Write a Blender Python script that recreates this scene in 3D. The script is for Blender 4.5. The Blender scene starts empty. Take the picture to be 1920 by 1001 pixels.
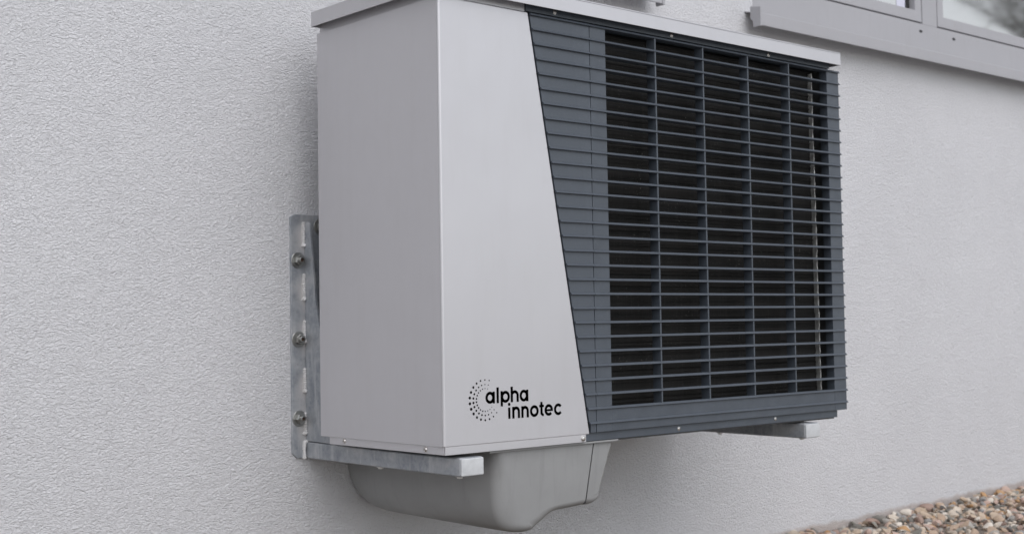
import bpy, bmesh, math, random
import numpy as np
from mathutils import Vector, Matrix
random.seed(7)
rng = np.random.default_rng(7)
S = bpy.context.scene
COL = S.collection

# ------------------------------------------------------------------ camera
cam = bpy.data.cameras.new('camera')
camo = bpy.data.objects.new('camera', cam)
COL.objects.link(camo)
CAM = Vector((-1.54143, -1.96222, 0.22639))
FWD = Vector((0.65785669, 0.75190131, 0.04323191))
RGT = Vector((0.75296697, -0.65785982, -0.01616173))
UPV = Vector((-0.01628851, -0.0431843, 0.99893433))
mw = Matrix((RGT, UPV, -FWD)).transposed().to_4x4()
mw.translation = CAM
camo.matrix_world = mw
cam.sensor_width = 36.0
cam.lens = 2495.996 / 1920 * 36
cam.clip_start = 0.05
cam.clip_end = 3000
cam.dof.use_dof = True
cam.dof.focus_distance = 2.62
cam.dof.aperture_fstop = 6.3
S.camera = camo

# ------------------------------------------------------------------ sky, sun, exposure
SUN_DIR = Vector((-0.15, -0.72, 0.80)).normalized()        # towards the sun
EL = math.asin(SUN_DIR.z)
AZ = math.atan2(SUN_DIR.x, SUN_DIR.y)
W = bpy.data.worlds.new('World')
S.world = W
W.use_nodes = True
nt = W.node_tree
nt.nodes.clear()
sky = nt.nodes.new('ShaderNodeTexSky')
sky.sky_type = 'NISHITA'
sky.sun_disc = False
sky.sun_elevation = EL
sky.sun_rotation = AZ
sky.dust_density = 1.0
sky.air_density = 1.0
hsv = nt.nodes.new('ShaderNodeHueSaturation')
hsv.inputs['Saturation'].default_value = 0.26
bg = nt.nodes.new('ShaderNodeBackground')
bg.inputs['Strength'].default_value = 0.15
wo = nt.nodes.new('ShaderNodeOutputWorld')
nt.links.new(sky.outputs['Color'], hsv.inputs['Color'])
nt.links.new(hsv.outputs['Color'], bg.inputs['Color'])
nt.links.new(bg.outputs['Background'], wo.inputs['Surface'])

sl = bpy.data.lights.new('sun', 'SUN')
sl.energy = 1.0
sl.angle = math.radians(60)
sl.color = (1.0, 0.972, 1.0)
so = bpy.data.objects.new('sun', sl)
COL.objects.link(so)
so.rotation_euler = (-SUN_DIR).to_track_quat('-Z', 'Y').to_euler()
so.location = (3, -6, 6)

S.view_settings.view_transform = 'Standard'
S.view_settings.look = 'None'
S.view_settings.gamma = 1.0
S.view_settings.use_curve_mapping = False
S.view_settings.exposure = 0.34

YW = 0.535          # plaster face of the house wall
GZ = -0.415         # ground level

# ------------------------------------------------------------------ material helpers
def mat(name, color, rough=0.5, metal=0.0, spec=0.5):
    m = bpy.data.materials.new(name)
    m.use_nodes = True
    b = m.node_tree.nodes['Principled BSDF']
    b.inputs['Base Color'].default_value = (*color, 1)
    b.inputs['Roughness'].default_value = rough
    b.inputs['Metallic'].default_value = metal
    b.inputs['Specular IOR Level'].default_value = spec
    return m

class N:
    """small node-graph helper"""
    def __init__(self, m):
        self.t = m.node_tree
        self.b = self.t.nodes.get('Principled BSDF')
    def n(self, typ, **kw):
        nd = self.t.nodes.new(typ)
        for k, v in kw.items():
            setattr(nd, k, v)
        return nd
    def l(self, a, b):
        self.t.links.new(a, b)
    def coord(self, scale=(1, 1, 1)):
        tc = self.n('ShaderNodeTexCoord')
        mp = self.n('ShaderNodeMapping')
        mp.inputs['Scale'].default_value = scale
        self.l(tc.outputs['Object'], mp.inputs['Vector'])
        return mp.outputs['Vector']
    def noise(self, scale, detail=3, rough=0.5, vec=None, dist=0.0):
        nz = self.n('ShaderNodeTexNoise')
        nz.inputs['Scale'].default_value = scale
        nz.inputs['Detail'].default_value = detail
        nz.inputs['Roughness'].default_value = rough
        nz.inputs['Distortion'].default_value = dist
        if vec is not None:
            self.l(vec, nz.inputs['Vector'])
        return nz.outputs['Fac']
    def ramp(self, fac, stops, interp='LINEAR'):
        r = self.n('ShaderNodeValToRGB')
        r.color_ramp.interpolation = interp
        e = r.color_ramp.elements
        while len(e) < len(stops):
            e.new(0.5)
        for el, (p, c) in zip(e, stops):
            el.position = p
            el.color = (*c, 1) if len(c) == 3 else c
        self.l(fac, r.inputs['Fac'])
        return r.outputs['Color']
    def maprange(self, v, a, b, c, d):
        mr = self.n('ShaderNodeMapRange')
        for i, x in enumerate((a, b, c, d)):
            mr.inputs[i + 1].default_value = x
        self.l(v, mr.inputs[0])
        return mr.outputs[0]
    def math(self, op, a, b=None):
        md = self.n('ShaderNodeMath', operation=op)
        for i, x in enumerate((a, b)):
            if x is None: continue
            if isinstance(x, (int, float)): md.inputs[i].default_value = x
            else: self.l(x, md.inputs[i])
        return md.outputs[0]
    def mix(self, fac, a, b):
        mx = self.n('ShaderNodeMix', data_type='RGBA')
        ins = [i for i in mx.inputs if i.enabled]
        for s, x in zip((mx.inputs[0], mx.inputs[6], mx.inputs[7]), (fac, a, b)):
            if isinstance(x, (int, float)): s.default_value = x
            elif isinstance(x, tuple): s.default_value = (*x, 1)
            else: self.l(x, s)
        return mx.outputs[2]
    def bump(self, h, strength=1.0, dist=0.002):
        bp = self.n('ShaderNodeBump')
        bp.inputs['Strength'].default_value = strength
        bp.inputs['Distance'].default_value = dist
        self.l(h, bp.inputs['Height'])
        self.l(bp.outputs['Normal'], self.b.inputs['Normal'])
    def color(self, c):
        self.l(c, self.b.inputs['Base Color'])
    def rough(self, v):
        self.l(v, self.b.inputs['Roughness'])

def simple(name, color, rough, metal=0.0, var=0.06, nscale=14, bump=0.0, bscale=500, rvar=0.06, spec=0.5):
    """paint / plastic / metal with slight tonal and gloss variation"""
    m = mat(name, color, rough, metal, spec)
    g = N(m)
    v = g.coord()
    f = g.noise(nscale, 5, 0.6, v)
    lo = tuple(c * (1 - var) for c in color)
    hi = tuple(min(1, c * (1 + var)) for c in color)
    g.color(g.ramp(f, [(0.3, lo), (0.7, hi)]))
    g.rough(g.maprange(g.noise(nscale * 2.3, 4, 0.6, v), 0.3, 0.7, rough - rvar, rough + rvar))
    if bump > 0:
        g.bump(g.noise(bscale, 2, 0.5, v), 0.6, bump)
    return m

M = {}
# --- plaster
m = mat('scraped_plaster', (0.74, 0.735, 0.75), 0.9, 0, 0.2)
g = N(m)
v1 = g.coord((155, 155, 235))
n1 = g.noise(1.0, 3.0, 0.55, v1, 0.9)
v2 = g.coord((320, 320, 440))
n2 = g.noise(1.0, 2.0, 0.5, v2, 0.5)
v3 = g.coord((42, 42, 62))
n3 = g.noise(1.0, 2.0, 0.5, v3, 0.4)
h = g.math('ADD', g.math('MULTIPLY', n1, 1.0), g.math('ADD', g.math('MULTIPLY', n2, 0.45), g.math('MULTIPLY', n3, 0.35)))
big = g.noise(1.6, 4, 0.6, g.coord())
col = g.ramp(big, [(0.3, (0.680, 0.677, 0.692)), (0.7, (0.738, 0.735, 0.75))])
# dirt splashed up from the gravel
sep = g.n('ShaderNodeSeparateXYZ')
tc = g.n('ShaderNodeTexCoord')
g.l(tc.outputs['Object'], sep.inputs[0])
zz = g.math('ADD', sep.outputs['Z'], g.math('MULTIPLY', g.math('ADD', sep.outputs['X'], -2.6), -0.016))
edge = g.math('ADD', zz, g.math('MULTIPLY', g.noise(9, 4, 0.65, g.coord()), 0.04))
dirt = g.maprange(edge, 0.036, 0.048, 0.6, 0.0)
g.color(g.mix(dirt, col, (0.46, 0.37, 0.31)))
g.bump(h, 1.0, 0.0072)
M['plaster'] = m

M['paint'] = simple('silver_grey_paint', (0.56, 0.552, 0.568), 0.41, 0.56, 0.012, 6, 0.00006, 900, 0.04)
g = N(M['paint'])
v = g.coord()
b1 = g.n('ShaderNodeBump'); b1.inputs['Strength'].default_value = 0.5; b1.inputs['Distance'].default_value = 0.010
g.l(g.noise(2.6, 1.5, 0.5, v), b1.inputs['Height'])
b2 = [n for n in g.t.nodes if n.type == 'BUMP' and n != b1][0]
g.l(b1.outputs['Normal'], b2.inputs['Normal'])
smear = g.noise(1.0, 4, 0.65, g.coord((26, 26, 3.5)))
old = g.b.inputs['Base Color'].links[0].from_socket
g.color(g.mix(g.maprange(smear, 0.5, 0.8, 0.0, 0.16), old, (0.47, 0.455, 0.45)))
M['anthracite'] = simple('anthracite_coating', (0.063, 0.074, 0.090), 0.46, 0.0, 0.10, 22, 0.00008, 700, 0.07)
M['cover_plastic'] = simple('moulded_grey_plastic', (0.275, 0.277, 0.276), 0.40, 0.0, 0.07, 9, 0.00012, 260, 0.06)
M['frame'] = simple('grey_window_coating', (0.35, 0.345, 0.36), 0.45, 0.0, 0.02, 6, 0, 500, 0.03)
M['steel'] = simple('stainless_screw', (0.62, 0.60, 0.58), 0.25, 1.0, 0.1, 200)
M['dark_steel'] = simple('dark_sheet_steel', (0.05, 0.05, 0.05), 0.6)
M['black_rubber'] = simple('black_rubber', (0.02, 0.02, 0.021), 0.6, 0, 0.1, 30)
M['print'] = simple('black_print', (0.012, 0.012, 0.013), 0.5, 0, 0.05, 60)
M['weld'] = simple('weld_metal', (0.70, 0.69, 0.68), 0.38, 0.25, 0.12, 160, 0.0004, 300)
M['alu'] = simple('bare_aluminium', (0.46, 0.455, 0.44), 0.4, 0.2, 0.25, 55, 0.0006, 120)
M['curtain'] = simple('white_curtain', (0.82, 0.81, 0.82), 0.9, 0, 0.02, 8)
M['soil'] = simple('soil', (0.17, 0.14, 0.115), 0.95, 0, 0.35, 18, 0.01, 40)
M['bark'] = simple('dark_bark', (0.07, 0.06, 0.05), 0.9, 0, 0.3, 20)
M['bolt_core'] = simple('rusty_thread', (0.12, 0.07, 0.05), 0.7, 0.3, 0.3, 200)

def streaks(m, coords, lo, hi, amount, tone):
    g = N(m)
    f = g.noise(1.0, 4, 0.65, g.coord(coords))
    old = g.b.inputs['Base Color'].links[0].from_socket
    g.color(g.mix(g.maprange(f, lo, hi, 0.0, amount), old, tone))
streaks(M['cover_plastic'], (55, 55, 6), 0.52, 0.72, 0.30, (0.20, 0.20, 0.198))
streaks(M['cover_plastic'], (300, 300, 300), 0.66, 0.74, 0.4, (0.16, 0.155, 0.15))
streaks(M['anthracite'], (240, 240, 240), 0.62, 0.76, 0.35, (0.19, 0.19, 0.185))
streaks(M['frame'], (30, 30, 5), 0.55, 0.75, 0.22, (0.26, 0.25, 0.24))
# --- galvanised steel with spangle, milky blotches and drips
m = mat('galvanised_steel', (0.42, 0.44, 0.46), 0.42, 0.35)
g = N(m)
v = g.coord()
vo = g.n('ShaderNodeTexVoronoi')
vo.inputs['Scale'].default_value = 150
g.l(v, vo.inputs['Vector'])
bl = g.noise(16, 5, 0.65, v, 0.3)
c1 = g.ramp(bl, [(0.30, (0.20, 0.22, 0.25)), (0.48, (0.31, 0.33, 0.355)), (0.72, (0.50, 0.50, 0.505))])
spk = g.noise(170, 3, 0.6, v)
c2 = g.mix(g.maprange(spk, 0.64, 0.72, 0, 0.45), c1, (0.13, 0.12, 0.115))
drip = g.noise(1.0, 3, 0.6, g.coord((60, 60, 9)))
c3 = g.mix(g.maprange(drip, 0.54, 0.72, 0, 0.5), c2, (0.60, 0.60, 0.60))
sepc = g.n('ShaderNodeSeparateColor')
g.l(vo.outputs['Color'], sepc.inputs[0])
c4 = g.mix(g.maprange(sepc.outputs[0], 0, 1, 0.0, 0.16), c3, (0.62, 0.63, 0.66))
g.color(c4)
g.rough(g.maprange(bl, 0.3, 0.7, 0.36, 0.55))
g.bump(g.noise(120, 3, 0.6, v), 0.5, 0.0006)
M['galv'] = m

# --- finned coil: near-black with dusty specks
m = mat('coil_black', (0.014, 0.0125, 0.0115), 0.65, 0.0, 0.3)
g = N(m)
v = g.coord()
fin = g.noise(1.0, 2, 0.5, g.coord((700, 700, 6)))
row = g.noise(1.0, 2, 0.5, g.coord((3, 3, 130)))
c1 = g.ramp(row, [(0.35, (0.006, 0.006, 0.006)), (0.68, (0.021, 0.019, 0.018))])
c2 = g.mix(g.maprange(fin, 0.5, 0.75, 0, 0.5), c1, (0.045, 0.042, 0.038))
pat = g.noise(7, 3, 0.6, v)
sp = g.noise(260, 2, 0.5, v)
spm = g.math('MULTIPLY', g.maprange(sp, 0.66, 0.72, 0, 1), g.maprange(pat, 0.5, 0.68, 0, 0.9))
g.color(g.mix(spm, c2, (0.22, 0.21, 0.19)))
M['coil'] = m

# --- window glass: a coated pane that mirrors about half of the sky
m = bpy.data.materials.new('coated_glass')
m.use_nodes = True
g = N(m)
g.t.nodes.remove(g.b)
out = g.t.nodes['Material Output']
tr = g.n('ShaderNodeBsdfTransparent')
tr.inputs['Color'].default_value = (0.95, 0.94, 0.92, 1)
gl = g.n('ShaderNodeBsdfGlossy')
gl.inputs['Roughness'].default_value = 0.045
gl.inputs['Color'].default_value = (0.97, 0.95, 0.92, 1)
fr = g.n('ShaderNodeFresnel')
fr.inputs['IOR'].default_value = 2.4
fac = g.maprange(fr.outputs[0], 0.15, 1.0, 0.66, 1.0)
mx = g.n('ShaderNodeMixShader')
g.l(fac, mx.inputs[0]); g.l(tr.outputs[0], mx.inputs[1]); g.l(gl.outputs[0], mx.inputs[2])
g.l(mx.outputs[0], out.inputs['Surface'])
M['glass'] = m

# --- gravel stones: one tone per stone
m = mat('gravel_stone', (0.3, 0.26, 0.22), 0.75, 0, 0.35)
g = N(m)
ge = g.n('ShaderNodeNewGeometry')
rc = g.ramp(ge.outputs['Random Per Island'], [
    (0.0, (0.46, 0.34, 0.25)), (0.13, (0.24, 0.235, 0.21)), (0.22, (0.52, 0.41, 0.31)), (0.34, (0.33, 0.23, 0.19)),
    (0.42, (0.38, 0.36, 0.33)), (0.51, (0.17, 0.165, 0.15)), (0.58, (0.60, 0.52, 0.43)), (0.70, (0.46, 0.27, 0.13)),
    (0.77, (0.30, 0.30, 0.30)), (0.84, (0.50, 0.36, 0.30)), (0.92, (0.70, 0.64, 0.56))], 'CONSTANT')
vein = g.noise(55, 5, 0.65, g.coord(), 0.5)
g.color(g.mix(g.maprange(vein, 0.35, 0.7, 0.0, 0.35), rc, (0.26, 0.215, 0.17)))
g.bump(g.noise(130, 4, 0.6, g.coord()), 0.6, 0.002)
M['stone'] = m

# --- open ground further out: pale grey, lightened to bounce light up under the machine
m = mat('pale_ground', (0.24, 0.22, 0.20), 0.95, 0, 0.2)
g = N(m)
g.color(g.ramp(g.noise(40, 6, 0.7, g.coord()), [(0.3, (0.36, 0.345, 0.33)), (0.55, (0.44, 0.43, 0.415)), (0.75, (0.52, 0.505, 0.49))]))
g.bump(g.noise(60, 5, 0.7, g.coord()), 0.8, 0.012)
M['ground'] = m

# ------------------------------------------------------------------ geometry helpers
def root(name, label, cat, loc, group=None):
    o = bpy.data.objects.new(name, None)
    COL.objects.link(o)
    o.location = loc
    o.empty_display_size = 0.05
    o['label'] = label
    o['category'] = cat
    if group: o['group'] = group
    return o

def wloc(o):
    p = Vector((0, 0, 0))
    while o is not None:
        p = p + o.location
        o = o.parent
    return p

def link(name, me, material, parent=None, loc=None, label=None, kind=None):
    o = bpy.data.objects.new(name, me)
    COL.objects.link(o)
    if material is not None and not me.materials:
        me.materials.append(material)
    if len(me.polygons) < 20000 and me.polygons and me.polygons[0].use_smooth and name not in ('pipe_cover', 'cover_end'):
        wn = o.modifiers.new('weighted_normal', 'WEIGHTED_NORMAL')
        wn.keep_sharp = True
        wn.weight = 60
    if parent is not None: o.parent = parent
    if loc is not None: o.location = loc
    if label: o['label'] = label
    if kind: o['kind'] = kind
    return o

def build(name, bm, material, parent=None, smooth=True, label=None, kind=None, origin=None):
    """bm is in world coordinates; the object's origin sits at `origin` (default: middle of its box)"""
    bm.normal_update()
    co = np.array([v.co[:] for v in bm.verts])
    if origin is None:
        origin = Vector(((co[:, 0].min() + co[:, 0].max()) / 2, (co[:, 1].min() + co[:, 1].max()) / 2, co[:, 2].min()))
    origin = Vector(origin)
    bmesh.ops.translate(bm, verts=bm.verts, vec=-origin)
    me = bpy.data.meshes.new(name)
    bm.to_mesh(me)
    bm.free()
    if smooth:
        me.shade_smooth()
        try: me.set_sharp_from_angle(angle=math.radians(32))
        except Exception: pass
    base = wloc(parent) if parent is not None else Vector((0, 0, 0))
    return link(name, me, material, parent, origin - base, label, kind)

def box(bm, x0, x1, y0, y1, z0, z1, bev=0.0, seg=2):
    t = bmesh.new()
    bmesh.ops.create_cube(t, size=1.0)
    bmesh.ops.scale(t, vec=(abs(x1 - x0), abs(y1 - y0), abs(z1 - z0)), verts=t.verts)
    bmesh.ops.translate(t, vec=((x0 + x1) / 2, (y0 + y1) / 2, (z0 + z1) / 2), verts=t.verts)
    if bev > 0:
        bmesh.ops.bevel(t, geom=t.edges[:], offset=bev, segments=seg, profile=0.5, affect='EDGES')
    merge(bm, t)
    return bm

def merge(bm, t):
    me = bpy.data.meshes.new('tmp')
    t.to_mesh(me)
    t.free()
    bm.from_mesh(me)
    bpy.data.meshes.remove(me)

def prism(bm, pts, axis, a, b, bev=0.0, seg=2):
    """closed polygon pts (2D) extruded along axis 0/1/2 from a to b"""
    t = bmesh.new()
    def mk(p, d):
        if axis == 0: return (d, p[0], p[1])
        if axis == 1: return (p[0], d, p[1])
        return (p[0], p[1], d)
    va = [t.verts.new(mk(p, a)) for p in pts]
    vb = [t.verts.new(mk(p, b)) for p in pts]
    n = len(pts)
    t.faces.new(va)
    t.faces.new(list(reversed(vb)))
    for i in range(n):
        t.faces.new((va[i], vb[i], vb[(i + 1) % n], va[(i + 1) % n]))
    bmesh.ops.recalc_face_normals(t, faces=t.faces)
    if bev > 0:
        bmesh.ops.bevel(t, geom=t.edges[:], offset=bev, segments=seg, profile=0.5, affect='EDGES')
    merge(bm, t)
    return bm

def tube(bm, p0, p1, r0, r1=None, n=16, cap=True):
    r1 = r0 if r1 is None else r1
    p0, p1 = Vector(p0), Vector(p1)
    d = (p1 - p0).normalized()
    a = d.orthogonal().normalized()
    b = d.cross(a)
    A = [bm.verts.new(p0 + (a * math.cos(2 * math.pi * i / n) + b * math.sin(2 * math.pi * i / n)) * r0) for i in range(n)]
    B = [bm.verts.new(p1 + (a * math.cos(2 * math.pi * i / n) + b * math.sin(2 * math.pi * i / n)) * r1) for i in range(n)]
    for i in range(n):
        bm.faces.new((A[i], A[(i + 1) % n], B[(i + 1) % n], B[i]))
    if cap:
        bm.faces.new(list(reversed(A)))
        bm.faces.new(B)
    return bm

def lathe(bm, origin, axis, prof, n=20):
    """prof: list of (distance along axis, radius)"""
    o, d = Vector(origin), Vector(axis).normalized()
    a = d.orthogonal().normalized()
    b = d.cross(a)
    rings = []
    for (t, r) in prof:
        if r < 1e-6:
            rings.append([bm.verts.new(o + d * t)])
        else:
            rings.append([bm.verts.new(o + d * t + (a * math.cos(2 * math.pi * i / n) + b * math.sin(2 * math.pi * i / n)) * r) for i in range(n)])
    for R0, R1 in zip(rings, rings[1:]):
        for i in range(n):
            j = (i + 1) % n
            if len(R0) == 1 and len(R1) == 1: continue
            if len(R0) == 1: bm.faces.new((R0[0], R1[j], R1[i]))
            elif len(R1) == 1: bm.faces.new((R0[i], R0[j], R1[0]))
            else: bm.faces.new((R0[i], R0[j], R1[j], R1[i]))
    return bm

def blob(bm, c, rx, ry, rz, sub=2, jit=0.0):
    t = bmesh.new()
    bmesh.ops.create_icosphere(t, subdivisions=sub, radius=1.0)
    for v in t.verts:
        k = 1 + random.uniform(-jit, jit)
        v.co = Vector((v.co.x * rx * k + c[0], v.co.y * ry * k + c[1], v.co.z * rz * k + c[2]))
    merge(bm, t)
    return bm

# ================================================================== SETTING
bm = bmesh.new()
vs = [bm.verts.new(p) for p in ((-600, -600, GZ - 0.03), (600, -600, GZ - 0.03), (600, 600, GZ - 0.03), (-600, 600, GZ - 0.03))]
bm.faces.new(vs)
build('ground', bm, M['ground'], None, False, kind='structure', origin=(0, 0, GZ - 0.03))
bm = bmesh.new()
box(bm, -4.5, 8.5, -0.75, YW + 0.05, GZ - 0.1, GZ - 0.012)
build('gravel_bed', bm, M['soil'], None, False, kind='structure')

# ------------------------------------------------------------------ house: wall and two windows
house = root('house', 'pale rough-plastered house wall with grey framed windows behind the heat pump', 'house', (0, YW, GZ - 0.1))
X0, X1, ZB, ZT = -4.5, 8.5, GZ - 0.1, 3.1
OPEN = [(-1.45, 1.1145, 1.118, 2.42), (1.6195, 3.86, 1.118, 2.42)]       # x0,x1,z0,z1
xs = sorted({X0, X1, *[a for o in OPEN for a in o[:2]]})
zs = sorted({ZB, ZT, *[a for o in OPEN for a in o[2:]]})
bm = bmesh.new()
vv = {}
def V(x, y, z):
    k = (round(x, 5), round(y, 5), round(z, 5))
    if k not in vv: vv[k] = bm.verts.new(k)
    return vv[k]
for i in range(len(xs) - 1):
    for j in range(len(zs) - 1):
        cx, cz = (xs[i] + xs[i + 1]) / 2, (zs[j] + zs[j + 1]) / 2
        if any(o[0] < cx < o[1] and o[2] < cz < o[3] for o in OPEN): continue
        bm.faces.new((V(xs[i], YW, zs[j]), V(xs[i + 1], YW, zs[j]), V(xs[i + 1], YW, zs[j + 1]), V(xs[i], YW, zs[j + 1])))
DEPTH = 0.36
for (a, b, c, d) in OPEN:
    for (p, q) in (((a, c), (a, d)), ((a, d), (b, d)), ((b, d), (b, c)), ((b, c), (a, c))):
        bm.faces.new((V(p[0], YW, p[1]), V(q[0], YW, q[1]), V(q[0], YW + DEPTH, q[1]), V(p[0], YW + DEPTH, p[1])))
bmesh.ops.recalc_face_normals(bm, faces=bm.faces)
# make sure the big face looks towards -y
bm.normal_update()
if max(bm.faces, key=lambda f: f.calc_area()).normal.y > 0:
    bmesh.ops.reverse_faces(bm, faces=bm.faces)
# back leaf, ends and top of the wall so that it is a solid
t = bmesh.new()
for (a, b, c, d) in ((X0, X1, ZT, ZT + 0.06),):
    box(bm, a, b, YW + 0.002, YW + DEPTH, c + 0.002, d)
t.free()
wall = build('wall', bm, M['plaster'], house, False, origin=(0, YW, GZ))
bm = bmesh.new()
for i in range(len(xs) - 1):
    for j in range(len(zs) - 1):
        cx, cz = (xs[i] + xs[i + 1]) / 2, (zs[j] + zs[j + 1]) / 2
        if any(o[0] < cx < o[1] and o[2] < cz < o[3] for o in OPEN): continue
        f = [(xs[i], zs[j]), (xs[i + 1], zs[j]), (xs[i + 1], zs[j + 1]), (xs[i], zs[j + 1])]
        bm.faces.new([bm.verts.new((x, YW + DEPTH, z)) for x, z in reversed(f)])
bmesh.ops.remove_doubles(bm, verts=bm.verts, dist=1e-5)
build('inner_wall', bm, M['plaster'], house, False)

YF = YW + 0.08      # window frame front
def window(a, b, mull, seed):
    """a,b: opening sides; mull: centre of the mullion"""
    z0, z1 = 1.118, 2.42
    gap = 0.0045
    fz = 1.2755                     # top of the bottom frame rail (sash gap above it)
    bm = bmesh.new()
    box(bm, a, b, YF, YF + 0.07, z0, fz, 0.0015)
    box(bm, a, a + 0.05, YF, YF + 0.07, fz + 0.0, z1, 0.0015)
    box(bm, b - 0.05, b, YF, YF + 0.07, fz + 0.0, z1, 0.0015)
    box(bm, a + 0.05, b - 0.05, YF, YF + 0.07, z1 - 0.06, z1, 0.0015)
    box(bm, mull - 0.0485, mull + 0.0485, YF + 0.0006, YF + 0.07, fz + 0.0, z1 - 0.06, 0.0015)
    fr = build('window', bm, M['frame'], house)
    # dark rebate behind the gaps
    bm = bmesh.new()
    box(bm, a + 0.05, b - 0.05, YF + 0.022, YF + 0.06, fz, fz + 0.012)
    box(bm, mull - 0.062, mull + 0.062, YF + 0.022, YF + 0.06, fz, z1 - 0.06)
    build('rebate', bm, M['black_rubber'], fr)
    for (p, q, right) in ((a + 0.05, mull - 0.0485, False), (mull + 0.0485, b - 0.05, True)):
        p, q = p + gap, q - gap
        s0, s1 = fz + gap, z1 - 0.06 - gap
        w = 0.040
        bm = bmesh.new()
        yb = YF + 0.045
        box(bm, p, q, YF + 0.0, yb, s0, s0 + w, 0.003)
        box(bm, p, q, YF + 0.0, yb, s1 - w, s1, 0.003)
        box(bm, p, p + w, YF + 0.0005, yb, s0 + w - 0.004, s1 - w + 0.004, 0.003)
        box(bm, q - w, q, YF + 0.0005, yb, s0 + w - 0.004, s1 - w + 0.004, 0.003)
        build('sash', bm, M['frame'], fr)
        # rubber seal line round the glass, at its right end a dark vertical strip with a pale bluish strip beside it
        bm = bmesh.new()
        yg = YF + 0.022
        if not right:
            box(bm, q - w - 0.024, q - w + 0.001, yg + 0.002, yg + 0.0048, s0 + w + 0.012, s1 - w)
        box(bm, p + w - 0.002, q - w + 0.002, yg - 0.002, yg + 0.004, s0 + w - 0.002, s0 + w + 0.0025)
        build('gasket', bm, M['black_rubber'], fr)
        if not right:
            bm = bmesh.new()
            box(bm, q - w - 0.078, q - w - 0.0245, yg + 0.0035, yg + 0.0048, s0 + w + 0.0005, s1 - w, 0.001)
            build('pale_strip', bm, M['edge_strip'], fr)
        bm = bmesh.new()
        box(bm, p + w - 0.004, q - w + 0.004, yg + 0.005, yg + 0.011, s0 + w - 0.004, s1 - w + 0.004)
        build('pane', bm, M['glass'], fr, False)
    # curtain across the room side, hanging in soft folds
    bm = bmesh.new()
    n = 160
    prev = None
    for i in range(n + 1):
        x = a + 0.03 + (b - a - 0.06) * i / n
        y = YF + 0.17 + 0.018 * math.sin(i * 0.9 + seed) + 0.012 * math.sin(i * 0.37 + 2 * seed)
        c = (bm.verts.new((x, y, z0 + 0.02)), bm.verts.new((x, y, z1 - 0.02)))
        if prev: bm.faces.new((prev[0], c[0], c[1], prev[1]))
        prev = c
    build('curtain', bm, M['curtain'], fr)
    # metal sill: front lip, sloping top, and upstanding end caps
    bm = bmesh.new()
    yl = YW - 0.062
    x0, x1 = a - 0.041, b + 0.041
    prism(bm, [(yl, 1.0950), (yl, 1.1330), (YW + 0.002, 1.148), (YW + 0.002, 1.145), (yl + 0.0025, 1.1300), (yl + 0.0025, 1.0950)], 0, x0 + 0.003, x1 - 0.003, 0.0024, 3)
    prism(bm, [(YW + 0.0025, 1.1482), (YF - 0.001, 1.166), (YF - 0.001, 1.163), (YW + 0.0025, 1.1452)], 0, a + 0.001, b - 0.001)
    sill = build('sill', bm, M['frame'], fr)
    for s, xx in ((-1, x0), (1, x1)):
        bm = bmesh.new()
        prism(bm, [(yl - 0.003, 1.0925), (yl - 0.003, 1.1500), (YW - 0.026, 1.1565), (YW - 0.026, 1.118), (YW - 0.034, 1.113), (YW - 0.037, 1.0925)], 0, xx - 0.004, xx + 0.004, 0.001, 1)
        build('sill_end_cap', bm, M['frame'], fr)
    # weep holes
    for dx in ((-0.062, 0.158) if b > 2 else (-0.11, 0.11)):
        bm = bmesh.new()
        pts = [(mull + dx + 0.0105 * math.cos(t) * 1.0, 1.2475 + 0.0052 * math.sin(t)) for t in np.linspace(0, 2 * math.pi, 20, endpoint=False)]
        prism(bm, pts, 1, YF - 0.0008, YF + 0.004)
        build('weep_hole', bm, M['black_rubber'], fr)
    return fr
M['edge_strip'] = simple('pale_bluish_strip', (0.60, 0.60, 0.70), 0.4, 0, 0.02, 8)
window(OPEN[1][0], OPEN[1][1], 2.7325, 1.0)
window(OPEN[0][0], OPEN[0][1], -0.17, 2.3)

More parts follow.
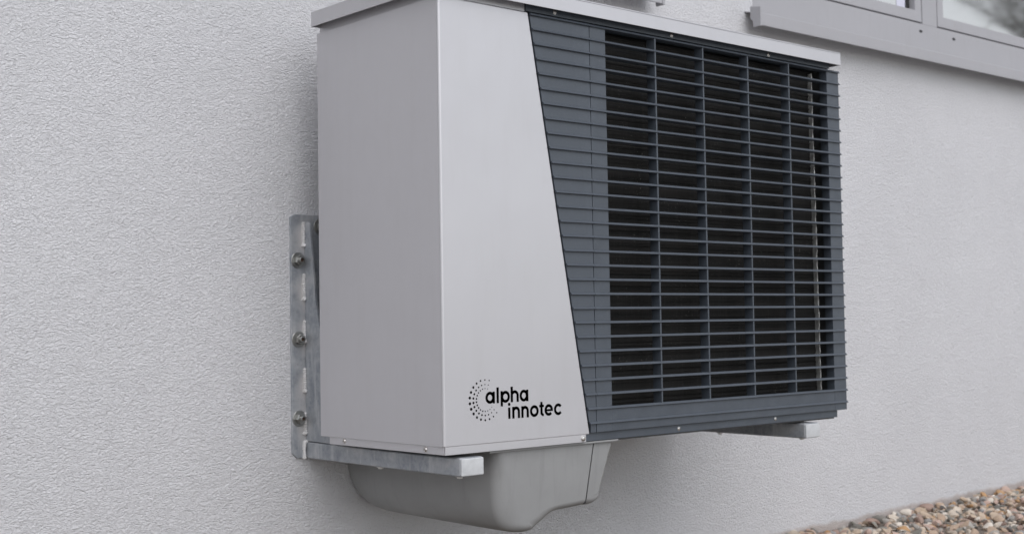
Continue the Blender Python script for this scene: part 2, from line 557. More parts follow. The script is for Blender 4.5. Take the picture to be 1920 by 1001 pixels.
# ------------------------------------------------------------------ gravel
def gravel():
    temps = []
    for k in range(14):
        t = bmesh.new()
        bmesh.ops.create_icosphere(t, subdivisions=2, radius=1.0)
        co = np.array([v.co[:] for v in t.verts])
        fa = np.array([[v.index for v in f.verts] for f in t.faces])
        t.free()
        d = np.ones(len(co))
        for q in range(9):          # chop facets off: broken, river-worn chippings
            nrm = rng.normal(size=3); nrm /= np.linalg.norm(nrm)
            lim = rng.uniform(0.38, 0.8)
            pr = co @ nrm
            ov = np.maximum(pr - lim, 0)
            co = co - ov[:, None] * nrm[None, :] * 0.92
        co *= 1 + rng.normal(scale=0.02, size=(len(co), 1))
        temps.append((co, fa))
    V_, F_, off = [], [], 0
    pts = []
    for layer, (z, cnt) in enumerate(((GZ - 0.006, 2700), (GZ + 0.004, 2300), (GZ + 0.013, 1000))):
        for i in range(cnt):
            x = rng.uniform(1.0, 4.6); y = YW - 0.008 - rng.uniform(0, 1) ** 1.15 * 0.78
            pts.append((x, y, z - 0.003 + 0.016 * (x - 2.6) + 0.006 * (math.sin(x * 5.3) * 0.5 + math.sin(x * 13 + y * 9) * 0.5)))
    for (x, y, z) in pts:
        co, fa = temps[rng.integers(len(temps))]
        s = rng.choice([0.009, 0.0125, 0.016, 0.020, 0.025], p=[0.22, 0.30, 0.26, 0.16, 0.06])
        sc = s * np.array([rng.uniform(0.85, 1.55), rng.uniform(0.7, 1.15), rng.uniform(0.42, 0.85)])
        a, b, c = rng.uniform(0, 6.28), rng.normal(scale=0.45), rng.normal(scale=0.45)
        Rz = np.array([[math.cos(a), -math.sin(a), 0], [math.sin(a), math.cos(a), 0], [0, 0, 1]])
        Rx = np.array([[1, 0, 0], [0, math.cos(b), -math.sin(b)], [0, math.sin(b), math.cos(b)]])
        Ry = np.array([[math.cos(c), 0, math.sin(c)], [0, 1, 0], [-math.sin(c), 0, math.cos(c)]])
        p = (co * sc) @ (Rz @ Rx @ Ry).T
        ymax = YW - 0.003 - p[:, 1].max()
        p = p + np.array([x, min(y, ymax), z])
        V_.append(p); F_.append(fa + off); off += len(p)
    Vn, Fn = np.concatenate(V_), np.concatenate(F_)
    me = bpy.data.meshes.new('gravel')
    me.from_pydata([tuple(v) for v in Vn.tolist()], [], [tuple(f) for f in Fn.tolist()])
    me.shade_smooth()
    try: me.set_sharp_from_angle(angle=math.radians(38))
    except Exception: pass
    o = link('gravel', me, M['stone'], kind='stuff', label='mixed brown grey and cream gravel along the foot of the wall')
gravel()

# ------------------------------------------------------------------ bare tree across the yard (mirrored in the window)
def bare_tree(base, height, seed, label):
    r = random.Random(seed)
    tr = root('bare_tree', label, 'tree', base, 'bare trees mirrored in the window')
    tb, cb = bmesh.new(), bmesh.new()
    def grow(p, d, L, rad, depth):
        n = 3
        q = p.copy()
        tgt = tb if depth == 0 else cb
        for i in range(n):
            d = (d + Vector((r.gauss(0, .10), r.gauss(0, .10), r.gauss(0, .06) + 0.03 * depth))).normalized()
            q2 = q + d * (L / n)
            tube(tgt, q, q2, rad * (1 - 0.22 * i), rad * (1 - 0.22 * (i + 1)), 6 if depth < 3 else 3, False)
            if depth < 5 and (i > 0 or depth > 0):
                for k in range(2 if depth < 4 else 2):
                    ax = Vector((r.gauss(0, 1), r.gauss(0, 1), r.gauss(0, .35)))
                    nd = (d * 0.75 + ax.normalized() * r.uniform(.5, .95)).normalized()
                    grow(q2, nd, L * r.uniform(.5, .72), max(rad * .52, 0.0042), depth + 1)
            q = q2
    grow(Vector(base), Vector((0, 0, 1)), height * .42, height * .022, 0)
    build('trunk', tb, M['bark'], tr, True)
    build('crown', cb, M['bark'], tr, False)
bare_tree((16.75, -5.3, GZ - 0.03), 7.0, 3, 'leafless dark tree across the yard, mirrored in the right window pane')

# ================================================================== WALL BRACKETS
def bracket(cx, label):
    """galvanised console: wall plate, two tapered cheek plates, square arm, bolts and welds; cx is the arm centre"""
    yp = YW - 0.006
    r = root('wall_bracket', label, 'bracket', (cx, YW, -0.055), 'galvanised brackets carrying the heat pump')
    bm = bmesh.new()
    ch, x0, x1, z0, z1 = 0.011, cx - 0.0625, cx + 0.0625, -0.0545, 0.4742
    prism(bm, [(x0 + ch, z0), (x1 - ch, z0), (x1, z0 + ch), (x1, z1 - ch), (x1 - ch, z1), (x0 + ch, z1), (x0, z1 - ch * .5), (x0, z0 + ch)], 1, yp, YW + 0.002, 0.0012)
    build('wall_plate', bm, M['galv_plate'], r)
    ax0, ax1 = cx - 0.0285, cx + 0.0285
    for xa, xb in ((ax0, ax0 + 0.006), (ax1 - 0.006, ax1)):
        bm = bmesh.new()
        prism(bm, [(yp - 0.0005, 0.4566), (0.515, 0.4580), (0.509, 0.452), (0.4855, 0.277), (0.40, -0.0205), (yp - 0.0005, -0.0185)], 0, xa, xb, 0.0012)
        build('gusset_plate', bm, M['galv'], r)
    # arm: square tube, drooping a little to the front
    bm = bmesh.new()
    box(bm, ax0, ax1, -0.0045, yp, -0.0565, -0.0205, 0.004, 3)
    for v in bm.verts:
        v.co.z -= (yp - v.co.y) / yp * 0.0015
    build('arm', bm, M['galv'], r)
    bm = bmesh.new()
    box(bm, ax0 + 0.0012, ax1 - 0.0012, -0.0075, -0.0035, -0.0567, -0.0233, 0.0025, 2)
    build('end_cap', bm, M['galv_light'], r)
    # rubber pads between arm and machine
    for y in (0.045, 0.34):
        bm = bmesh.new()
        box(bm, ax0 + 0.006, ax1 - 0.006, y, y + 0.05, -0.0218, -0.0157, 0.001)
        build('rubber_pad', bm, M['black_rubber'], r)
    bm = bmesh.new()
    box(bm, ax0 + 0.001, ax1 - 0.001, 0.391, 0.44, -0.021, -0.0015, 0.002)
    build('spacer', bm, M['galv_light'], r)
    for y in (0.272, 0.016):
        bm = bmesh.new()
        lathe(bm, (ax0 + 0.015, y, -0.0578), (0, 0, -1), [(0, 0.0085), (0.0012, 0.0085), (0.0016, 0.006), (0.0045, 0.0052), (0.0055, 0)], 14)
        build('arm_screw', bm, M['weld'], r)
    # wall bolts: washer, hex nut, threaded stud
    for bx, bz in ((-0.0455, 0.374), (-0.0455, 0.202), (-0.0455, 0.0308), (0.0125, 0.4495), (0.0455, 0.374), (0.0455, 0.202), (0.0455, 0.0308)):
        c = (cx + bx, yp, bz)
        wb = bmesh.new()
        lathe(wb, c, (0, -1, 0), [(0, 0.0172), (0.0022, 0.0172), (0.0026, 0.0166), (0.0026, 0.004)], 28)
        wo_ = build('bolt', wb, M['zinc'], r)
        nb = bmesh.new()
        rot = random.uniform(0, 1)
        lathe(nb, (c[0], c[1] - 0.0024, c[2]), (0, -1, 0), [(0, 0.0112), (0.0008, 0.0118), (0.0085, 0.0118), (0.0102, 0.0102), (0.0102, 0.002)], 6)
        Rm = Matrix.Rotation(rot, 3, 'Y')
        cc = Vector(c)
        for v in nb.verts: v.co = cc + Rm @ (v.co - cc)
        build('nut', nb, M['zinc'], wo_, False)
        sb = bmesh.new()
        lathe(sb, (c[0], c[1] - 0.010, c[2]), (0, -1, 0), [(0, 0.0066), (0.0088, 0.0066), (0.0098, 0.0058), (0.0098, 0.0042), (0.004, 0.0040)], 18)
        build('stud', sb, M['zinc'], wo_)
        kb = bmesh.new()
        lathe(kb, (c[0], c[1] - 0.0145, c[2]), (0, -1, 0), [(0, 0.0041), (0.0002, 0)], 14)
        build('stud_socket', kb, M['bolt_core'], wo_)
    # weld beads down the cheek and round the arm
    for za, zb in ((0.4554, 0.4067), (0.3417, 0.2891), (0.2401, 0.197), (0.1365, 0.0889), (0.0403, -0.0014)):
        bm = bmesh.new()
        k = int((za - zb) / 0.0042)
        for i in range(k):
            z = za + (zb - za) * i / (k - 1)
            e = 1.0 if i < k - 1 else 1.45
            blob(bm, (ax0 - 0.0022 + random.gauss(0, .0004), yp - 0.0010, z), 0.0052 * e * random.uniform(.8, 1.15), 0.0050 * e, 0.0038 * e, 1, 0.08)
        build('weld_bead', bm, M['weld'], r)
    bm = bmesh.new()
    for i in range(16):
        t_ = i / 15
        if t_ < .3: p = (ax0 + 0.006 - 0.010 * t_ / .3, -0.0205 + 0.001)
        else: p = (ax0 - 0.004 - 0.0015 * math.sin((t_ - .3) * 4), -0.0205 - 0.034 * (t_ - .3) / .7)
        e = random.uniform(.9, 1.2) * (1.3 if i == 15 else 1)
        blob(bm, (p[0], yp - 0.001, p[1]), 0.0046 * e, 0.0046 * e, 0.0038 * e, 1, 0.08)
    build('weld_bead', bm, M['weld'], r)
    return r

def stained(src_name, name, lighten):
    mm = M[src_name].copy()
    mm.name = name
    return mm
M['galv_light'] = simple('bright_zinc_face', (0.60, 0.61, 0.62), 0.45, 0.35, 0.16, 26, 0.0004, 160, 0.06)
M['zinc'] = simple('zinc_fastener', (0.36, 0.36, 0.345), 0.32, 0.85, 0.15, 120)
# plate: same steel with pale heat marks round the welds (object origin sits mid-plate)
m = M['galv'].copy()
m.name = 'galvanised_plate_steel'
g = N(m)
tc = g.n('ShaderNodeTexCoord')
sp = g.n('ShaderNodeSeparateXYZ')
g.l(tc.outputs['Object'], sp.inputs[0])
acc = None
for zc in (0.424, 0.302, 0.207, 0.100, 0.010):
    dx = g.math('MULTIPLY', g.math('ADD', sp.outputs['X'], 0.030), 62.0)
    dz = g.math('MULTIPLY', g.math('ADD', sp.outputs['Z'], -(zc + 0.0545)), 30.0)
    d2 = g.math('ADD', g.math('MULTIPLY', dx, dx), g.math('MULTIPLY', dz, dz))
    e = g.math('POWER', 2.718, g.math('MULTIPLY', d2, -1.0))
    acc = e if acc is None else g.math('ADD', acc, e)
acc = g.math('MULTIPLY', acc, g.maprange(g.noise(40, 3, 0.6, g.coord()), 0.3, 0.7, 0.8, 1.3))
old = g.b.inputs['Base Color'].links[0].from_socket
g.color(g.mix(g.math('MINIMUM', acc, 0.85), old, (0.60, 0.575, 0.56)))
M['galv_plate'] = m

bracket(0.0628, 'galvanised bracket under the silver end of the heat pump, bolted wall plate in view')
bracket(1.1265, 'galvanised bracket under the grille end, only its square arm showing below the dark base')

# ================================================================== HEAT PUMP
hp = root('heat_pump', 'large silver grey heat pump with dark slatted grille hung on the plaster wall', 'heat pump', (0.62, 0.21, -0.0155))
D, H, XT, XB = 0.4179, 0.85, 0.2283, 0.3796      # depth, panel height, slanted edge top and bottom
XR = 1.2475                                       # right end of the machine's body
def slant(z): return XB + (XT - XB) * z / H

# folded sheet panels
def sheet(bm, path, z0, z1, th, zfun=None):
    """path: 2D (x,y) outer line, extruded up from z0 to z1, thickness th to the inside (left normal)"""
    n = len(path)
    P = [Vector((p[0], p[1])) for p in path]
    inn = []
    for i in range(n):
        a = (P[i] - P[i - 1]).normalized() if i > 0 else (P[1] - P[0]).normalized()
        b = (P[i + 1] - P[i]).normalized() if i < n - 1 else a
        t = (a + b).normalized()
        inn.append(P[i] + Vector((-t.y, t.x)) * th)
    def ring(z): return [bm.verts.new((p.x, p.y, z)) for p in P], [bm.verts.new((p.x, p.y, z)) for p in inn]
    o0, i0 = ring(z0); o1, i1 = ring(z1)
    for k in range(n - 1):
        bm.faces.new((o0[k], o0[k + 1], o1[k + 1], o1[k]))
        bm.faces.new((i0[k + 1], i0[k], i1[k], i1[k + 1]))
        bm.faces.new((o1[k], o1[k + 1], i1[k + 1], i1[k]))
        bm.faces.new((o0[k + 1], o0[k], i0[k], i0[k + 1]))
    bm.faces.new((o0[0], o1[0], i1[0], i0[0]))
    bm.faces.new((o0[-1], i0[-1], i1[-1], o1[-1]))
    return o0, o1, i0, i1

# side panel: flat sheet with returned edges, slightly oil-canned like real sheet metal
bm = bmesh.new()
rc = 0.0045
box(bm, 0.0, 0.0035, rc + 0.0006, D, 0.0, H, 0.0011, 2)
build('side_panel', bm, M['paint'], hp)
# front panel with rolled left corner and a slanted, turned-in right edge
bm = bmesh.new()
arc = [(rc - rc * math.cos(a), rc - rc * math.sin(a)) for a in np.linspace(0.0, math.pi / 2, 8)]
outer = arc
def fp(z):
    return [(x, y) for x, y in outer] + [(slant(z) - 0.002, 0.0), (slant(z) - 0.0006, 0.0006), (slant(z), 0.0022), (slant(z), 0.014)]
rows = []
for z, ins in ((0.0, 0.0012), (0.0009, 0.0003), (0.0024, 0.0), (H - 0.0024, 0.0), (H - 0.0009, 0.0003), (H, 0.0012)):
    row = []
    for (x, y) in fp(z):
        yy = y + (ins if y < 0.004 else 0)
        row.append(bm.verts.new((x + (ins if x < 0.002 else 0), yy, z)))
    rows.append(row)
for a, b in zip(rows, rows[1:]):
    for i in range(len(a) - 1):
        bm.faces.new((a[i], a[i + 1], b[i + 1], b[i]))
# folded returns top and bottom
for row, z in ((rows[0], 0.0), (rows[-1], H)):
    back = [bm.verts.new((max(v.co.x, 0.0015), max(v.co.y, 0.0) + 0.0135 if v.co.y < 0.006 else v.co.y + 0.0005, z)) for v in row]
    for i in range(len(row) - 1):
        try: bm.faces.new((row[i], row[i + 1], back[i + 1], back[i]) if z > 0.1 else (row[i + 1], row[i], back[i], back[i + 1]))
        except ValueError: pass
bmesh.ops.recalc_face_normals(bm, faces=bm.faces)
build('front_panel', bm, M['paint'], hp)

# body behind the panels
bm = bmesh.new()
box(bm, 0.0055, 0.2235, 0.0155, D - 0.004, 0.0, 0.8855)           # block behind the slanted panel
box(bm, 0.2235, 0.43, 0.020, D - 0.004, 0.0, 0.848)
build('casing', bm, M['paint'], hp, False)
bm = bmesh.new()
box(bm, 0.4305, XR - 0.0125, D - 0.036, D - 0.008, 0.0, 0.848)
box(bm, XR - 0.012, XR - 0.0042, 0.024, D - 0.0082, 0.0, 0.8524)
box(bm, 0.2240, XR - 0.0042, 0.0505, D - 0.0082, 0.8526, 0.8850)
box(bm, 0.4302, 0.4316, 0.024, D - 0.037, 0.0, 0.848)
build('dark_lining', bm, M['dark_steel'], hp, False)  # dark lining added to stop light leaks; interior shade put into its colour
bm = bmesh.new()
box(bm, XR - 0.0040, XR, 0.0235, D, 0.0, 0.85, 0.0008)
build('side_panel', bm, M['paint'], hp)
bm = bmesh.new()
box(bm, 0.004, XR - 0.0045, D - 0.0035, D, 0.0, 0.85, 0.0008)
build('back_panel', bm, M['paint'], hp)
bm = bmesh.new()
box(bm, 0.0060, 0.43, 0.0310, D - 0.0305, -0.0105, -0.0005)       # floor tray
box(bm, 0.4301, XR - 0.0045, 0.0310, D - 0.0305, -0.0105, -0.0005)
build('floor_tray', bm, M['dark_steel'] if 'dark_steel' in M else M['galv'], hp, False)
# light base rails: left side and front, meeting at a dark open corner
bm = bmesh.new()
box(bm, 0.0028, 0.0055, 0.0045, 0.3885, -0.0152, 0.0015, 0.0006)
build('base_rail', bm, M['paint'], hp)
bm = bmesh.new()
box(bm, 0.0042, 0.3705, 0.0012, 0.004, -0.0154, 0.0010, 0.0006)
build('base_rail', bm, M['paint'], hp)
bm = bmesh.new()
box(bm, 0.3722, XR, 0.0075, 0.0110, -0.0150, 0.002, 0.0006)
box(bm, 0.3722, XR, 0.0112, 0.0305, -0.0150, -0.0125)
build('base_rail', bm, M['anthracite'], hp, label='dark base rail under the grille')
bm = bmesh.new()
box(bm, 0.3726, XR - 0.012, 0.0085, 0.0300, -0.0180, -0.0152, 0.0004)
build('base_gasket', bm, M['black_rubber'], hp)
# upper rails seen in the slot under the cover
bm = bmesh.new()
box(bm, 0.0075, 0.2250, 0.0062, D - 0.008, 0.8525, 0.8850)
build('top_rail', bm, M['paint'], hp, False)
bm = bmesh.new()
box(bm, 0.2262, XR - 0.003, 0.0022, 0.05, 0.8530, 0.8850, 0.0008)
build('top_rail', bm, M['anthracite'], hp, label='dark rail in the slot above the grille')

# cover with down-turned lips
bm = bmesh.new()
cx0, cx1, cy0, cy1, cz0, cz1 = -0.0185, 1.2650, -0.0180, 0.4120, 0.8608, 0.8925
box(bm, cx0, cx1, cy0, cy1, 0.8872, cz1, 0.0016, 3)
box(bm, cx0, cx1, cy0, cy0 + 0.0022, cz0, 0.8905, 0.0008)
box(bm, cx0 + 0.0001, cx0 + 0.0023, cy0 + 0.001, cy1 - 0.001, cz0 + 0.0001, 0.8904, 0.0008)
box(bm, cx1 - 0.0023, cx1 - 0.0001, cy0 + 0.001, cy1 - 0.001, cz0 + 0.0001, 0.8904, 0.0008)
box(bm, cx0 + 0.001, cx1 - 0.001, cy1 - 0.0023, cy1 - 0.0001, cz0 + 0.0002, 0.8903, 0.0008)
cover = build('top_cover', bm, M['paint'], hp)

def screw(parent, c, axis, r=0.0046):
    bm = bmesh.new()
    lathe(bm, c, axis, [(-0.001, r * 1.25), (0.0006, r * 1.25), (0.0008, r), (r * .45, r * .86), (r * .62, r * .5), (r * .62, r * .34), (r * .25, r * .30), (r * .25, 0)], 18)
    return build('screw', bm, M['steel'], parent)
for c in ((0.0028, 0.3337, -0.0062), (0.0028, 0.0605, -0.0070)): screw(hp, c, (-1, 0, 0))
screw(hp, (0.0075, 0.2067, 0.8700), (-1, 0, 0), 0.0042)
screw(hp, (0.3620, 0.0012, -0.0078), (0, -1, 0), 0.0052)
for c in ((0.6600, 0.0075, -0.0070), (1.0000, 0.0075, -0.0056)): screw(hp, c, (0, -1, 0), 0.0036)
for c in ((0.3040, 0.0022, 0.8618), (0.6580, 0.0022, 0.8612), (1.0010, 0.0022, 0.8592)): screw(hp, c, (0, -1, 0), 0.0042)

# ------------------------------------------------------------------ grille
PITCH = 0.02946
GX0, GX1 = 0.4467, 1.2290         # opening
SEAM = 0.4000
GR = 1.2780
ZO0, ZO1 = 0.0530, 0.8490         # opening bottom / top
YD = 0.0225                       # grille depth
bm = bmesh.new()
box(bm, SEAM + 0.0008, GX0, 0.0, YD, 0.0025, ZO1, 0.0006)
box(bm, GX1, GR, 0.0, YD, 0.0025, ZO1, 0.0006)
box(bm, GX0 + 0.0001, GX1 - 0.0001, 0.0002, YD, 0.0027, ZO0, 0.0006)
grille = build('grille', bm, M['anthracite'], hp)
# backing behind the shingled left boards
bm = bmesh.new()
prism(bm, [(slant(0.0025) + 0.005, 0.003), (SEAM - 0.001, 0.003), (SEAM - 0.001, 0.846), (slant(0.846) + 0.005, 0.846)], 1, 0.006, YD - 0.004)
build('backing_plate', bm, M['black_rubber'], grille, False)
def slat_z(i): return 0.8498 - i * PITCH       # top face of slat i
SL_H = 0.0052
def nose(back, z=0.0, y=0.0):
    """blade nose: blunt front, upper edge sloped back so that it catches the sky"""
    return [(y + back, z), (y - 0.0006, z), (y - 0.0016, z - 0.0005), (y - 0.0042, z - 0.0036), (y - 0.0046, z - 0.0045), (y - 0.0040, z - SL_H), (y + back, z - SL_H)]
# the right-hand slats: full blades across the opening, thin proud ribs over the frame
def make_slat_mesh():
    bm = bmesh.new()
    prism(bm, nose(0.0035), 0, SEAM + 0.0009, GR + 0.0006)
    prism(bm, [(0.0030, -SL_H + 0.0006), (YD - 0.001, -SL_H + 0.0012), (YD - 0.001, -0.0012), (0.0030, -0.0006)], 0, GX0 - 0.002, GX1 + 0.002)
    bmesh.ops.translate(bm, verts=bm.verts, vec=(-(SEAM + GR) / 2, 0, 0))
    me = bpy.data.meshes.new('slat')
    bm.to_mesh(me); bm.free()
    me.shade_smooth()
    try: me.set_sharp_from_angle(angle=math.radians(32))
    except Exception: pass
    return me
slat_me = make_slat_mesh()
thin = bmesh.new()
prism(thin, nose(0.0010), 0, SEAM + 0.0009, GR + 0.0006)
bmesh.ops.translate(thin, verts=thin.verts, vec=(-(SEAM + GR) / 2, 0, 0))
thin_me = bpy.data.meshes.new('slat'); thin.to_mesh(thin_me); thin.free()
thin_me.shade_smooth()
gbase = wloc(grille)
first = None
for i in range(29):
    me = slat_me if i < 27 else thin_me
    loc = Vector(((SEAM + GR) / 2, 0, slat_z(i))) - gbase
    if first is None:
        first = link('slat', me, M['anthracite'], grille, loc)
    else:
        o = first.copy()
        if not me.materials: me.materials.append(M['anthracite'])
        o.data = me
        COL.objects.link(o); o.parent = grille; o.location = loc
# vertical stiffening ribs, flush behind the slat fronts
rib = None
for x in (0.5988, 0.7571, 0.9163, 1.0718):
    if rib is None:
        bm = bmesh.new()
        box(bm, x - 0.0022, x + 0.0022, -0.0026, YD - 0.0006, ZO0 - 0.001, ZO1 - 0.002, 0.0009, 2)
        rib = build('rib', bm, M['anthracite'], grille)
        rx = x
    else:
        o = rib.copy(); COL.objects.link(o); o.parent = grille
        o.location = rib.location + Vector((x - rx, 0, 0))
# lapped boards between the slanted panel and the seam, each with its own bead line
for i in range(28):
    zt, zb = slat_z(i), slat_z(i + 1)
    xt, xb = slant(zt - SL_H) + 0.0040, slant(zb) + 0.0040
    bm = bmesh.new()
    yt, yb_ = 0.0006, 0.0000       # each board leans out a little towards its lower edge
    q = [(xt, yt, zt - SL_H + 0.001), (SEAM - 0.0008, yt, zt - SL_H + 0.001), (SEAM - 0.0008, yb_, zb - 0.001), (xb, yb_, zb - 0.001)]
    f = [bm.verts.new(p) for p in q]
    k = [bm.verts.new((p[0], 0.0048, p[2])) for p in q]
    bm.faces.new((f[3], f[2], f[1], f[0])); bm.faces.new(k)
    for a in range(4): bm.faces.new((f[a], f[(a + 1) % 4], k[(a + 1) % 4], k[a]))
    bmesh.ops.recalc_face_normals(bm, faces=bm.faces)
    build('lapped_board', bm, M['anthracite'], grille)
for i in range(29):
    zt = slat_z(i)
    xl = slant(zt - SL_H / 2) + 0.0034
    bm = bmesh.new()
    prism(bm, nose(0.0014, zt + 0.0002, -0.0003), 0, xl, SEAM - 0.0002)
    build('board_bead', bm, M['anthracite'], grille)
bm = bmesh.new()
box(bm, slant(0.0) + 0.0042, SEAM - 0.0008, 0.0004, 0.006, 0.0026, slat_z(28) - SL_H + 0.001, 0.0004)
build('lapped_board', bm, M['anthracite'], grille)

# ------------------------------------------------------------------ coil behind the grille
YC = 0.032
bm = bmesh.new()
box(bm, 0.432, 1.206, YC + 0.006, YC + 0.05, 0.012, 0.846)
coil = build('coil', bm, M['coil'], hp, False)
bm = bmesh.new()
z = 0.02
while z < 0.84:
    hgt = random.uniform(0.0030, 0.0046)
    dy = random.uniform(0.0, 0.0028)
    tube(bm, (0.434, YC + 0.006 + dy, z), (1.205, YC + 0.006 + dy + random.uniform(-.001, .001), z), hgt * .62, None, 6, False)
    z += 0.0086
build('coil_tubes', bm, M['coil'], coil, kind='stuff')
# bright ragged edge of the aluminium end sheet
bm = bmesh.new()
prev = None
for i in range(90):
    z = 0.02 + i * 0.82 / 89
    w = 0.0006 + 0.0007 * random.random()
    x = 1.2105 - 0.0085 * i / 89 + random.gauss(0, .00035)
    y = 0.027 + random.gauss(0, .0006)
    c = [bm.verts.new((x - w, y, z)), bm.verts.new((x + w, y - 0.001, z)), bm.verts.new((x + w, y + 0.012, z)), bm.verts.new((x - w, y + 0.012, z))]
    if prev:
        for k in range(4): bm.faces.new((prev[k], prev[(k + 1) % 4], c[(k + 1) % 4], c[k]))
    prev = c
build('coil_end_sheet', bm, M['alu'], coil, False)

# ------------------------------------------------------------------ moulded pipe cover below
PA = [(.1425, -.0205), (.1435, -.055), (.145, -.088), (.1475, -.116), (.152, -.138), (.160, -.156), (.171, -.1700), (.187, -.1795), (.206, -.1845), (.226, -.1862), (.243, -.1852),
      (.256, -.1812), (.268, -.1738), (.280, -.1672), (.292, -.1600), (.304, -.1545), (.318, -.1522), (.335, -.1514), (.360, -.1502), (.3845, -.1488), (.4035, -.0205)]
PB = [(.4078, -.0205), (.3895, -.1476), (.400, -.1496), (.412, -.1488), (.421, -.1455), (.4262, -.1395), (.4295, -.130), (.4675, -.0205)]
def loft(name, prof, fixed, front, kx):
    """prof: x,z line open at the top; swept from front to the wall with a rounded nose. fixed: indices that keep their edge sharp (no inset in x)"""
    def refine(P, k=3):
        out = []
        n = len(P)
        for i in range(n - 1):
            p0, p1, p2, p3 = P[max(i - 1, 0)], P[i], P[i + 1], P[min(i + 2, n - 1)]
            for j in range(k):
                t = j / k
                out.append(tuple(0.5 * ((2 * b) + (-a + c) * t + (2 * a - 5 * b + 4 * c - d) * t * t + (-a + 3 * b - 3 * c + d) * t ** 3) for a, b, c, d in zip(p0, p1, p2, p3)))
        out.append(P[-1])
        return out
    P = [Vector(p) for p in prof]
    n = len(P)
    nor = []
    for i in range(n):
        a = P[max(i - 1, 0)]; b = P[min(i + 1, n - 1)]
        t = (b - a).normalized()
        nor.append(Vector((t.y, -t.x)))       # outward for a line running left wall -> bottom -> right wall
    for i in range(n):                        # near a butt joint the nose only rounds in height
        if any(abs(P[i].x - P[f].x) < 0.045 and P[i].y < -0.14 for f in fixed) or (i in fixed):
            nor[i] = Vector((0, -1))
        if P[i].y > -0.021: nor[i] = Vector((nor[i].x, 0))
    bm = bmesh.new()
    R = 0.026
    sts = [(front + R * (1 - math.sin(a)), R * (1 - math.cos(a)), 1.0) for a in np.linspace(math.pi / 2, 0, 9)]
    sts += [(0.12, 0, 1.0), (0.25, 0, 0.995), (0.40, 0, 0.985), (0.455, 0, 0.975), (0.480, 0, 0.955), (0.500, 0, 0.922), (0.514, 0, 0.882), (0.524, 0, 0.835), (0.531, 0, 0.775), (0.5345, 0, 0.70)]
    rows = []
    for (y, ins, s) in sts:
        row = []
        for i in range(n):
            dep = max(0.0, -0.0205 - P[i].y)
            q = P[i] - Vector((nor[i].x * ins * (kx[0] + kx[1] * dep), nor[i].y * ins * 0.6))
            z = -0.0205 + (q.y + 0.0205) * s
            if i in (0, n - 1) : z = -0.0205
            # draft: the face leans back a little towards its foot
            yy = y + max(0, (-0.02 - z)) * 0.05 * (1 if y < 0.1 else 0)
            row.append(bm.verts.new((q.x, yy, z)))
        rows.append(row)
    for a, b in zip(rows, rows[1:]):
        for i in range(n - 1):
            bm.faces.new((a[i], a[i + 1], b[i + 1], b[i]))
    bm.faces.new(list(reversed(rows[0])))
    bm.faces.new(rows[-1])
    bmesh.ops.recalc_face_normals(bm, faces=bm.faces)
    return bm
def smoothline(P, k=3):
    out = []
    n = len(P)
    for i in range(n - 1):
        p0, p1, p2, p3 = P[max(i - 1, 0)], P[i], P[i + 1], P[min(i + 2, n - 1)]
        for j in range(k):
            t = j / k
            out.append(tuple(0.5 * ((2 * b) + (-a + c) * t + (2 * a - 5 * b + 4 * c - d) * t * t + (-a + 3 * b - 3 * c + d) * t ** 3) for a, b, c, d in zip(p0, p1, p2, p3)))
    out.append(P[-1])
    return out
A = smoothline(PA[:-1], 3) + [PA[-1]]
bm = loft('pipe_cover', A, {len(A) - 1}, 0.0150, (0.6, 12.0))
pc = build('pipe_cover', bm, M['cover_plastic'], hp)
B = [PB[0]] + smoothline(PB[1:], 3)
bm = loft('cover_end', B, {0}, 0.0162, (0.35, 0.0))
build('cover_end', bm, M['cover_plastic'], pc)
bm = bmesh.new()
prism(bm, [(.4032, -.022), (.4082, -.022), (.3900, -.1445), (.3845, -.1445)], 1, 0.026, 0.50)
build('seam_filler', bm, M['black_rubber'], pc, False)  # dark filler in the open seam, its shade put into the colour
bm = bmesh.new()
box(bm, 0.118, 0.472, 0.0080, 0.41, -0.0204, -0.0162, 0.0012)
build('cover_rim', bm, M['cover_plastic'], pc)

# ------------------------------------------------------------------ printed emblem and lettering on the front panel
YP = -0.0003
def ring2d(cx, cz, rx, rz, w, a0=0, a1=360, n=40):
    """stroked elliptical arc as list of quads; w = stroke width"""
    t = np.radians(np.linspace(a0, a1, n + 1))
    o = [(cx + rx * math.cos(a), cz + rz * math.sin(a)) for a in t]
    i = [(cx + (rx - w) * math.cos(a), cz + (rz - w) * math.sin(a)) for a in t]
    return [[o[k], o[k + 1], i[k + 1], i[k]] for k in range(n)]
def rect2d(x0, x1, z0, z1): return [[(x0, z0), (x1, z0), (x1, z1), (x0, z1)]]
def disc2d(cx, cz, r, n=24): return [[(cx + r * math.cos(a), cz + r * math.sin(a)) for a in np.linspace(0, 2 * math.pi, n, endpoint=False)]]
def plate(name, polys, label=None):
    bm = bmesh.new()
    for i, p in enumerate(polys):
        vs = [bm.verts.new((x, YP - 0.00002 * (i % 3), z)) for x, z in p]
        f = bm.faces.new(vs)
    bmesh.ops.solidify(bm, geom=bm.faces[:], thickness=-0.0002)
    return build(name, bm, M['print'], hp, False, label)
SW = 0.0057
def o_(x0, x1, z0, z1): return ring2d((x0 + x1) / 2, (z0 + z1) / 2, (x1 - x0) / 2, (z1 - z0) / 2, SW)
def n_(x0, x1, zb, zt):
    r_ = (x1 - x0) / 2
    cz = zt - r_
    return rect2d(x0, x0 + SW, zb, zt - 0.0004) + ring2d((x0 + x1) / 2, cz, r_, r_, SW, 0, 180, 24) + rect2d(x1 - SW, x1, zb, cz)
zb1, zt1 = 0.0759, 0.0988
zb2, zt2 = 0.0441, 0.0671
word1 = []
word1 += o_(0.1023, 0.1248, zb1 - .0003, zt1) + rect2d(0.1203, 0.1260, zb1, zt1 - .0003)
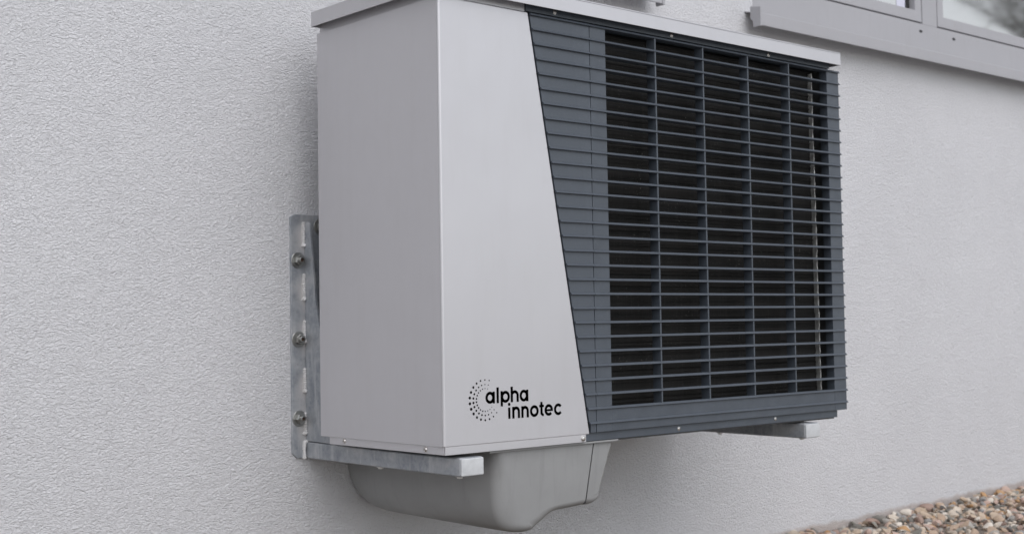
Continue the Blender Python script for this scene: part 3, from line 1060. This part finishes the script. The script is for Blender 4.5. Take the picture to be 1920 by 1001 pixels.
word1 += rect2d(0.1304, 0.1360, zb1, 0.1062)
word1 += o_(0.1416, 0.1643, zb1 - .0003, zt1) + rect2d(0.1405, 0.1462, 0.0690, zt1 - .0003)
word1 += rect2d(0.1665, 0.1722, zb1, 0.1060) + ring2d(0.1769, zt1 - 0.0104, 0.0104, 0.0104, SW, 0, 180, 24) + rect2d(0.1816, 0.1873, zb1, zt1 - 0.0104)
word1 += o_(0.1897, 0.2114, zb1 - .0003, zt1) + rect2d(0.2068, 0.2125, zb1, zt1 - .0003)
plate('lettering', word1)
word2 = []
word2 += rect2d(0.1594, 0.1650, zb2, 0.0660) + disc2d(0.1622, 0.0721, 0.0032)
word2 += n_(0.1698, 0.1899, zb2, zt2) + n_(0.1935, 0.2131, zb2, zt2)
word2 += o_(0.2162, 0.2393, zb2 - .0002, zt2)
word2 += rect2d(0.2442, 0.2499, zb2 + .004, 0.0725) + rect2d(0.2411, 0.2536, 0.0622, 0.0668) + ring2d(0.2532, zb2 + 0.0072, 0.0090, 0.0073, 0.0053, 180, 268, 12)
ex, ez, er, ev = (0.2553 + 0.2779) / 2, (zb2 + zt2) / 2, 0.0113, 0.0116
word2 += ring2d(ex, ez, er, ev, SW, 0, 318, 36) + rect2d(ex - er + .003, ex + er - .0002, ez - 0.0024, ez + 0.0018)
word2 += ring2d((0.2809 + 0.3035) / 2 + .0003, ez, 0.0116, 0.0117, SW, 38, 322, 34)
plate('lettering', word2)
dots = []
for rad, sizes in ((0.03835, (18, 20, 24, 28, 33, 35, 37, 38, 38, 37, 33, 31, 27, 25, 22, 18)),
                   (0.0295, (15, 16, 20, 22, 25, 27, 29, 31, 31, 28, 27, 25, 22, 20, 17, 15)),
                   (0.02179, (11, 13, 16, 18, 20, 21, 23, 24, 24, 23, 21, 19, 17, 15, 13, 11))):
    for k, s in enumerate(sizes):
        a = math.radians(74.0 + k * (244.0 / 15))
        dots += disc2d(0.1016 + rad * math.cos(a), 0.08345 + rad * math.sin(a), s / 38.0 * 0.00285, 18)
plate('emblem', dots)
